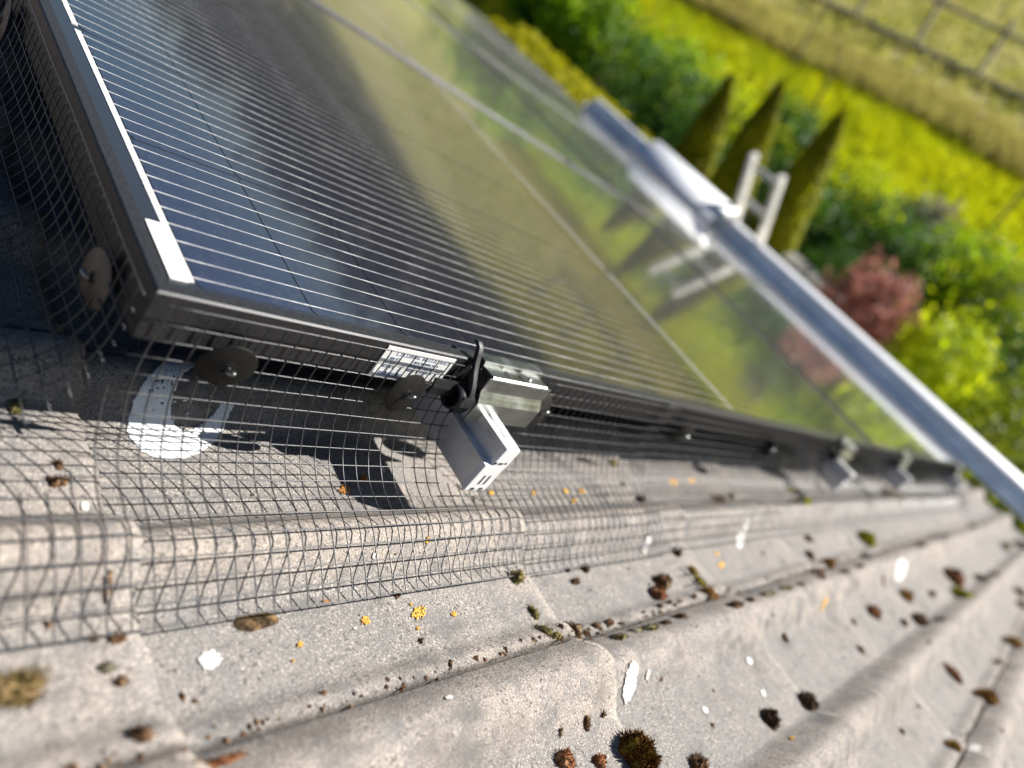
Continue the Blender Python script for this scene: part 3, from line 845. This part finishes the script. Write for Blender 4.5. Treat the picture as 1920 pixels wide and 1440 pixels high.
hl = MB(); n = 90
for i in range(n+1):
    a = R(-60 + i*2.4); h_ = 4 + 5*noise.noise(Vector((i*.21, 3, 1))) + 2*noise.noise(Vector((i*.8, 7, 1)))
    for rr, z in ((330, GZ-1), (420, h_), (520, GZ-1)): hl.v.append((rr*math.cos(a), rr*math.sin(a), z))
hl.f = [(i*3+j, i*3+3+j, i*3+4+j, i*3+1+j) for i in range(n) for j in (0, 1)]
tag(hl.build('hills', mat_ground('far_hillside', (.05, .065, .03), (.08, .09, .035), (.035, .05, .03), .02, .1), None, True), kind='structure')
MOSS = [(0.09,-0.128,0.0321,0.0129,'flat'),(0.001,-0.131,0.0091,0.0062,'br'),(-0.009,-0.129,0.005,0.0033,'br'),(-0.001,-0.105,0.0041,0.0116,'br'),(-0.006,-0.01,0.0052,0.0084,'br'),(-0.009,-0.023,0.0108,0.0083,'br'),(-0.047,-0.149,0.0225,0.0175,'grass'),(-0.007,-0.147,0.0077,0.0055,'gr'),(-0.002,-0.156,0.0055,0.006,'br'),(-0.003,-0.188,0.0088,0.0114,'br'),(0.03,-0.211,0.0323,0.007,'red'),(0.35,-0.13,0.0174,0.0145,'ol'),(0.346,-0.166,0.0075,0.0159,'ol'),(0.337,-0.187,0.0082,0.0154,'ol'),(0.346,-0.195,0.0118,0.0064,'ol'),(0.392,-0.187,0.0136,0.0205,'br'),(0.427,-0.191,0.0091,0.0071,'br'),(0.448,-0.192,0.0114,0.0072,'br'),(0.436,-0.211,0.017,0.01,'ol'),(0.47,-0.209,0.0135,0.0083,'ol'),(0.491,-0.212,0.0212,0.0106,'ol'),(0.523,-0.212,0.0143,0.0077,'br'),(0.56,-0.211,0.0137,0.0103,'br'),(0.606,-0.161,0.0235,0.021,'br'),(0.577,-0.174,0.0191,0.0191,'red'),(0.553,-0.19,0.0069,0.0058,'br'),(0.577,-0.189,0.0047,0.0047,'br'),(0.452,-0.139,0.0108,0.0076,'br'),(0.451,-0.125,0.0044,0.0044,'br'),(0.481,-0.127,0.009,0.0101,'br'),(0.209,-0.127,0.0057,0.0049,'br'),(0.21,-0.167,0.0039,0.0039,'br'),(0.686,-0.127,0.0122,0.0135,'br'),(0.365,-0.304,0.0282,0.0367,'big'),(0.285,-0.282,0.0156,0.0156,'red'),(0.321,-0.294,0.0138,0.0098,'red'),(0.327,-0.266,0.0067,0.0101,'br'),(0.621,-0.336,0.0214,0.0214,'dk'),(0.725,-0.344,0.0296,0.0222,'dk'),(0.454,-0.332,0.0207,0.0169,'br'),(0.351,-0.266,0.0035,0.0035,'br'),(0.292,-0.264,0.0032,0.004,'br'),(0.69,-0.157,0.0107,0.0147,'ye'),(0.688,-0.173,0.0106,0.0158,'ye'),(0.673,-0.19,0.0129,0.0154,'or'),(0.681,-0.199,0.0103,0.0077,'or'),(0.666,-0.199,0.014,0.0064,'br'),(0.676,-0.221,0.0251,0.0113,'br'),(0.721,-0.221,0.0131,0.0078,'br'),(0.817,-0.217,0.0356,0.0114,'ol'),(0.883,-0.218,0.03,0.0105,'ol'),(0.934,-0.22,0.0186,0.0093,'br'),(1.032,-0.22,0.0249,0.01,'br'),(1.191,-0.221,0.0277,0.0111,'br'),(1.282,-0.221,0.0234,0.0117,'br'),(1.174,-0.168,0.0169,0.0207,'br'),(1.205,-0.195,0.0284,0.0227,'or'),(1.064,-0.207,0.0274,0.0171,'red'),(1.409,-0.204,0.019,0.0169,'br'),(1.599,-0.163,0.0402,0.0426,'yeb'),(1.234,-0.136,0.0158,0.0158,'br'),(1.524,-0.298,0.0327,0.0306,'or'),(1.237,-0.295,0.0316,0.026,'red'),(1.338,-0.335,0.0175,0.0155,'br'),(1.426,-0.346,0.0406,0.0305,'br'),(1.706,-0.321,0.0308,0.0166,'br'),(2.046,-0.318,0.0496,0.0551,'red'),(1.956,-0.353,0.0474,0.0395,'yeb'),(2.379,-0.354,0.028,0.0311,'dk'),(2.591,-0.368,0.0334,0.0267,'br'),(1.949,-0.216,0.0407,0.019,'ol'),(2.41,-0.209,0.0357,0.0195,'ol'),(3.131,-0.201,0.0407,0.0244,'br'),(3.41,-0.323,0.0559,0.043,'ol'),(3.656,-0.353,0.05,0.0682,'dk'),(2.77,-0.453,0.0348,0.0418,'or'),(2.63,-0.476,0.0298,0.0331,'br'),(1.991,-0.498,0.0384,0.0384,'or'),(1.352,-0.442,0.0207,0.0375,'red'),(1.385,-0.498,0.0337,0.0337,'or'),(1.698,-0.491,0.0201,0.0156,'red'),(1.042,-0.49,0.0223,0.0193,'or'),(0.937,-0.435,0.0085,0.0099,'br'),(1.053,-0.431,0.0077,0.0077,'red'),(1.546,-0.365,0.0215,0.0151,'br'),(0.695,0.02,0.0103,0.0103,'ye'),(0.696,-0.043,0.0171,0.0114,'dk'),(0.961,-0.044,0.0397,0.0172,'br'),(1.016,-0.04,0.0161,0.0125,'ol'),(1.287,-0.07,0.0433,0.0268,'yeb'),(1.365,-0.022,0.022,0.0198,'ye'),(2.272,-0.041,0.0741,0.0483,'or'),(-0.022,0.036,0.0086,0.0086,'ol'),(0.68,-0.016,0.0057,0.0057,'br'),(0.818,-0.271,0.0098,0.0126,'br'),(1.08,-0.295,0.0084,0.0134,'br'),(1.02,-0.331,0.0111,0.0174,'br'),(1.39,-0.257,0.0082,0.0185,'br')]
LICHEN = [(0.221,-0.145,0.0093,-0.0014,-0.0045,-0.0073,'y'),(0.171,-0.143,0.005,-0.0008,-0.0023,-0.0044,'y'),(0.255,-0.152,0.004,-0.0006,-0.0021,-0.0031,'y'),(0.213,-0.157,0.0025,-0.0004,-0.001,-0.0017,'y'),(0.218,-0.137,0.0021,-0.0003,-0.0011,-0.0018,'y'),(0.541,-0.024,0.0091,0.0,-0.0047,-0.0049,'y'),(0.573,-0.025,0.0084,0.0,-0.006,-0.0059,'y'),(0.544,-0.039,0.0068,-0.0001,-0.0047,-0.0048,'y'),(0.858,-0.004,0.0245,0.0004,-0.0136,-0.0098,'y'),(0.923,-0.002,0.0228,0.0004,-0.0118,-0.008,'y'),(0.21,-0.024,0.0073,0.0,-0.0036,-0.0074,'o'),(0.236,-0.012,0.0054,0.0001,-0.0028,-0.0055,'o'),(0.114,-0.15,0.0027,-0.0005,-0.0012,-0.0029,'y'),(0.806,-0.152,0.013,-0.0012,-0.0115,-0.0069,'y'),(0.818,-0.135,0.0084,-0.0007,-0.0066,-0.004,'y'),(0.245,-0.095,0.0029,-0.0002,-0.0019,-0.0031,'y'),(0.407,-0.023,0.0061,-0.0,-0.0033,-0.0043,'y'),(0.478,-0.025,0.006,-0.0,-0.004,-0.0046,'y'),(0.996,-0.254,0.0105,-0.0015,-0.0231,-0.009,'y'),(0.619,-0.361,0.0054,-0.0015,-0.0048,-0.0022,'y'),(0.146,-0.123,0.0034,-0.0005,-0.0009,-0.002,'o'),(0.105,-0.16,0.0015,-0.0003,-0.0006,-0.0014,'y')]
DROP = [(0.054,-0.148,0.0097,-0.0019,-0.0027,-0.0085,'star'),(0.409,-0.251,0.0137,-0.003,-0.0181,-0.0152,'ell'),(0.623,-0.112,0.0101,-0.0007,-0.0184,-0.0146,'ell'),(0.932,-0.116,0.018,-0.0011,-0.0426,-0.0239,'ell'),(0.666,-0.277,0.0074,-0.0015,-0.0083,-0.0045,'ell'),(1.038,-0.442,0.0521,-0.0134,-0.0609,-0.0139,'ring'),(1.591,-0.25,0.0622,-0.0061,-0.0733,-0.019,'ell'),(0.185,-0.22,0.004,-0.0009,-0.0016,-0.0023,'star'),(0.16,-0.147,0.002,-0.0003,-0.0009,-0.0018,'star'),(0.645,-0.312,0.0058,-0.0013,-0.0077,-0.004,'ell'),(0.519,-0.298,0.0055,-0.0014,-0.005,-0.0032,'ell'),(0.44,-0.251,0.0041,-0.0009,-0.0049,-0.0038,'ell'),(1.084,-0.482,0.0167,-0.0046,-0.0196,-0.0036,'ell'),(0.262,-0.003,0.0052,0.0002,-0.0025,-0.0045,'star'),(0.003,-0.042,0.0033,-0.0001,-0.001,-0.0052,'star'),(0.191,-0.1,0.0023,-0.0002,-0.0011,-0.0021,'star'),(0.782,-0.362,0.0071,-0.0018,-0.0033,-0.0013,'ell'),(1.117,-0.515,0.0261,-0.0075,-0.0243,-0.0036,'star'),(0.622,-0.042,0.0052,-0.0001,-0.0038,-0.0034,'star')]
RING = [(0.09,0.049,0.0411,0.0052,-0.0126,-0.0435,'C')]

# ---------------------------------------------------------------- moss, lichen, droppings
def zone(x, y):
    if y > -.05: return 'on the flat tile strip beside the panel mesh'
    if y > -.118: return 'on the ridge under the mesh'
    if y > -.192: return 'on the flat strip below the mesh edge'
    if y > -.216: return 'in the long seam between tile rows'
    if y > -.272: return 'on the ridge below the seam'
    if y > -.355: return 'on the flat strip between the lower ridges'
    return 'on the lowest ridge near the right corner'
ORD = ['first', 'second', 'third', 'fourth', 'fifth', 'sixth', 'seventh', 'eighth', 'ninth', 'tenth', 'eleventh', 'twelfth', 'thirteenth', 'fourteenth', 'fifteenth', 'sixteenth', 'seventeenth', 'eighteenth', 'nineteenth', 'twentieth', 'twenty first', 'twenty second', 'twenty third', 'twenty fourth']
def moss_mat(name, a, b_, c_):
    t = NT(name); p = t.pos()
    k = t.mix(t.ramp(t.noise(p, 260, 3), .35, .65), a, b_); k = t.mix(t.ramp(t.noise(p, 90, 3), .52, .7), k, c_)
    k = t.mix(.35, k, t.mix(1., k, (1.9, 1.8, 1.7), 'MULTIPLY'))
    t.set(Base_Color=k, Roughness=1.); t.b.inputs['Specular IOR Level'].default_value = .1
    return t.m
MM = {'br': moss_mat('brown_moss', (.045, .024, .012), (.12, .07, .04), (.20, .15, .09)), 'dk': moss_mat('dark_moss', (.022, .014, .010), (.065, .04, .025), (.10, .07, .04)),
      'red': moss_mat('rusty_moss', (.08, .030, .012), (.20, .085, .04), (.26, .16, .09)), 'ol': moss_mat('olive_moss', (.05, .045, .014), (.15, .125, .05), (.30, .28, .20)),
      'ye': moss_mat('yellow_moss', (.12, .10, .01), (.34, .28, .02), (.22, .13, .03)), 'yeb': moss_mat('lime_moss', (.12, .12, .008), (.33, .33, .015), (.10, .06, .02)),
      'or': moss_mat('orange_moss', (.12, .06, .015), (.30, .17, .04), (.16, .08, .03)), 'flat': moss_mat('matted_moss', (.020, .014, .008), (.065, .045, .025), (.16, .10, .05)),
      'gr': moss_mat('grey_moss', (.07, .065, .045), (.16, .15, .11), (.11, .10, .06)), 'grass': moss_mat('straw_moss', (.08, .055, .02), (.19, .145, .065), (.28, .19, .11)),
      'big': moss_mat('mixed_moss', (.05, .022, .008), (.15, .075, .02), (.26, .20, .03))}
CN = {'br': 'brown', 'dk': 'blackish', 'red': 'reddish brown', 'ol': 'olive', 'ye': 'yellow', 'yeb': 'lime yellow', 'or': 'orange brown', 'flat': 'flat black brown', 'gr': 'grey', 'grass': 'straw coloured', 'big': 'big shaggy'}
def moss(x, y, w, h, kind, label):
    z0 = height(x, y); rx, ry = w*.56, h*.52; hz = min(rx, ry)*(.30 if kind in ('flat', 'grass') else .95)
    hz = max(hz, .0022)
    b = MB(); sd = random.random()*90
    # lumpy cushion that follows the tile under it
    nr, na = 5, 14; vs_ = [None]*(nr*na+1)
    def surf(px, py, q):
        g = height(x+px, y+py)
        k = max(0, 1-q*q)**.55
        return g - z0 - .0006 + k*hz*(1 + .45*noise.noise(Vector((px*260, py*260, sd))))
    for i in range(nr):
        q = (i+1)/nr
        for j in range(na):
            a = 2*math.pi*j/na; e = 1 + .34*noise.noise(Vector((math.cos(a)*1.4, math.sin(a)*1.4, sd))) + .22*noise.noise(Vector((math.cos(a)*4, math.sin(a)*4, sd+6)))
            px, py = rx*q*e*math.cos(a), ry*q*e*math.sin(a); vs_[i*na+j] = (px, py, surf(px, py, q))
    vs_[nr*na] = (0, 0, surf(0, 0, 0))
    fs_ = [(i*na+j, i*na+(j+1) % na, (i+1)*na+(j+1) % na, (i+1)*na+j) for i in range(nr-1) for j in range(na)] + [(nr*na, j, (j+1) % na) for j in range(na)]
    b.add(vs_, fs_)
    # sprigs
    area = rx*ry; n = int(min(520, max(26, area*1.3e6)))
    if kind == 'big': n = 900
    if kind == 'grass': n = 260
    tall = {'big': .0048, 'grass': .006, 'flat': .0016}.get(kind, .0026)
    for _ in range(n):
        a = random.uniform(0, 6.283); q = math.sqrt(random.random()); e = 1 + .34*noise.noise(Vector((math.cos(a)*1.4, math.sin(a)*1.4, sd))) + .22*noise.noise(Vector((math.cos(a)*4, math.sin(a)*4, sd+6)))
        px, py = rx*q*e*math.cos(a)*1.02, ry*q*e*math.sin(a)*1.02; pz = surf(px, py, q)
        d = Vector((math.cos(a)*q*.9 + random.gauss(0, .35), math.sin(a)*q*.9 + random.gauss(0, .35), 1.0 if kind != 'grass' else .55)).normalized()*tall*random.uniform(.5, 1.4)
        u = d.orthogonal().normalized()*tall*(.16 if kind != 'grass' else .05); v = d.cross(u).normalized()*u.length; c0 = Vector((px, py, pz-.0004))
        b.add([c0+u, c0-u*.5+v*.87, c0-u*.5-v*.87, c0+d], [(0, 1, 3), (1, 2, 3), (2, 0, 3)])
    o = b.build('moss_clump', MM[kind]); o.matrix_world = ROOF @ Matrix.Translation((x, y, z0))
    tag(o, label, 'moss', 'moss clumps on the roof tiles')
cnt = {}
for x, y, w, h, k in sorted(MOSS):
    s_ = 'large' if w > .026 else 'small' if w < .010 else ''
    key = (s_, CN[k], zone(x, y)); cnt.setdefault(key, []).append((x, y, w, h, k))
for (s_, cn, zn), L in cnt.items():
    for i, (x, y, w, h, k) in enumerate(L):
        lb = ' '.join(v for v in (s_, cn, 'moss clump', zn) if v)
        if len(L) > 1: lb += ', ' + ORD[i] + ' from left'
        moss(x, y, w, h, k, lb)

def mark(name, x, y, ex, ey, shape, m, lift, label, cat, group, n=26, hole=.0):
    """thin irregular crust lying on the tile: small cells kept where the outline says so"""
    b = MB(); sd = random.random()*80; z0 = height(x, y); idx = {}; vs_ = []; fs_ = []
    def keep(a, c):
        r = math.hypot(a, c); t = math.atan2(c, a)
        nz = noise.noise(Vector((a*2.4, c*2.4, sd))); nf = noise.noise(Vector((a*8, c*8, sd+9)))
        if shape == 'ell':
            r = math.hypot(a - (.55*c if y < -.2 else 0), c); return r < .74 + .16*nz + .12*nf and noise.noise(Vector((a*16, c*5, sd+2))) > -1.1 + r
        if shape == 'star': return r < .66 + .22*noise.noise(Vector((math.cos(t)*2.6, math.sin(t)*2.6, sd))) + .14*nf and noise.noise(Vector((a*13, c*13, sd+2))) > -.85 + .7*r
        if shape == 'ring': return .52 + .1*nf < r < .86 + .12*nz and not (-.6 < t < .9 and nz > -.25)
        if shape == 'C':
            nh = noise.noise(Vector((a*17, c*17, sd+3)))
            if r > .95 + .04*nz + .03*nf or (a > .45 and -.42 < c < .0): return False
            e = math.hypot((a-.20)/.52, (c+.18)/.52) + .10*nz
            if e < 1: return nh > .40 and nf > .08
            return nh > -.60 + (.22 if c < -.2 else 0)
        nh = noise.noise(Vector((a*14, c*14, sd+5)))
        return r < .66 + .42*nz + .30*nf and nh > -.30 + .3*r
    def vid(i, j):
        if (i, j) not in idx:
            a, c = (i/n)*2.1-1.05, (j/n)*2.1-1.05
            px, py = x + ex[0]*a + ey[0]*c, y + ex[1]*a + ey[1]*c
            idx[(i, j)] = len(vs_); vs_.append((px-x, py-y, height(px, py) + lift*(1+.5*noise.noise(Vector((a*9, c*9, sd)))) - z0))
        return idx[(i, j)]
    for i in range(n):
        for j in range(n):
            if keep(((i+.5)/n)*2.1-1.05, ((j+.5)/n)*2.1-1.05):
                fs_.append((vid(i, j), vid(i+1, j), vid(i+1, j+1), vid(i, j+1)))
    if not fs_: return
    b.add(vs_, fs_); o = b.build(name, m, None, True); o.matrix_world = ROOF @ Matrix.Translation((x, y, z0))
    so = o.modifiers.new('thickness', 'SOLIDIFY'); so.thickness = lift*.9; so.offset = -1
    tag(o, label, cat, group)
def run(data, name, word, cat, group, mats, lift, n):
    g = {}
    for d in sorted(data): g.setdefault((d[6], zone(d[0], d[1])), []).append(d)
    for (k, zn), L in g.items():
        for i, d in enumerate(L):
            lb = word[k] + ' ' + zn
            if len(L) > 1: lb += ', ' + ORD[i] + ' from left'
            mark(name, d[0], d[1], (d[2], d[3]), (d[4], d[5]), {'y': 'lich', 'o': 'lich'}.get(k, k), mats[k], lift, lb, cat, group, n[k])
run(LICHEN, 'lichen_patch', {'y': 'orange yellow lichen patch', 'o': 'rust brown lichen patch'}, 'lichen', 'lichen patches on the tiles', {'y': LICH_Y, 'o': LICH_O}, .0005, {'y': 26, 'o': 26})
run(DROP, 'bird_dropping', {'star': 'splashed white bird dropping', 'ell': 'streaked white bird dropping', 'ring': 'ring shaped white bird dropping'}, 'bird dropping', 'bird droppings on the tiles', {k: DROPM for k in ('star', 'ell', 'ring')}, .0004, {'star': 40, 'ell': 34, 'ring': 40})
d = RING[0]
mark('white_stain', d[0], d[1], (d[2], d[3]), (d[4], d[5]), 'C', RINGM, .0004, 'big C shaped white stain on the tile under the panel corner', 'stain', None, 84)
# offcuts of mesh lying on the tiles
def offcut(x, y, segs, lb):
    b = MB(); z0 = height(x, y)
    for a, e in segs: b.tube([(a[0], a[1], height(x+a[0], y+a[1])-z0+.002+a[2]), (e[0], e[1], height(x+e[0], y+e[1])-z0+.002+e[2])], WR, 5)
    o = b.build('mesh_offcut', GALV); o.matrix_world = ROOF @ Matrix.Translation((x, y, z0)); tag(o, lb, 'wire offcut', 'wire offcuts on the tiles')
offcut(.365, -.031, [((-.020, .006, 0), (.014, -.012, .004)), ((-.010, -.012, 0), (.008, .006, .006)), ((.004, .002, .003), (.022, -.004, 0)), ((-.016, -.004, 0), (-.002, -.016, .003))], 'bent wire offcut on the tile beside the nearest rail end')
offcut(.655, -.150, [((0, 0, .004), (.0, -.038, .001)), ((.013, 0, .004), (.013, -.038, .001)), ((.026, 0, .004), (.026, -.038, .001)), ((-.004, -.012, .004), (.032, -.012, .004)), ((-.004, -.025, .003), (.032, -.025, .003))], 'small square of wire mesh sticking out below the mesh corner')

# crumbs of moss and grit along the seams and laps
b = MB(); rnd = random.Random(5)
for _ in range(1300):
    q = rnd.random()
    if q < .55: x = rnd.uniform(-.1, 2.4); y = TYJ - TW*rnd.choice((0, 0, 1)) + rnd.gauss(.004, .003)
    elif q < .8: x = TX0 + GA*rnd.choice((0, 1, 2, 3, 4, 5)) + abs(rnd.gauss(.003, .003)); y = rnd.uniform(-.6, -.04)
    else: x = rnd.uniform(-.1, 2.2); y = rnd.uniform(-.62, -.02)
    r_ = rnd.uniform(.0005, .0026)*(1 + .3*x)*rnd.choice((.6, .8, 1, 1.3)); z = height(x, y)
    b.add([(x+r_*rnd.uniform(.5, 1.5), y, z), (x, y+r_*rnd.uniform(.5, 1.5), z), (x-r_*rnd.uniform(.5, 1.5), y, z), (x, y-r_*rnd.uniform(.5, 1.5), z), (x, y, z+r_*rnd.uniform(.5, 1.1))], [(0,1,4),(1,2,4),(2,3,4),(3,0,4)])
o = b.build('moss_crumbs', MM['br']); o.matrix_world = ROOF; tag(o, 'tiny brown moss crumbs scattered along the tile seams', 'moss crumbs', kind='stuff')
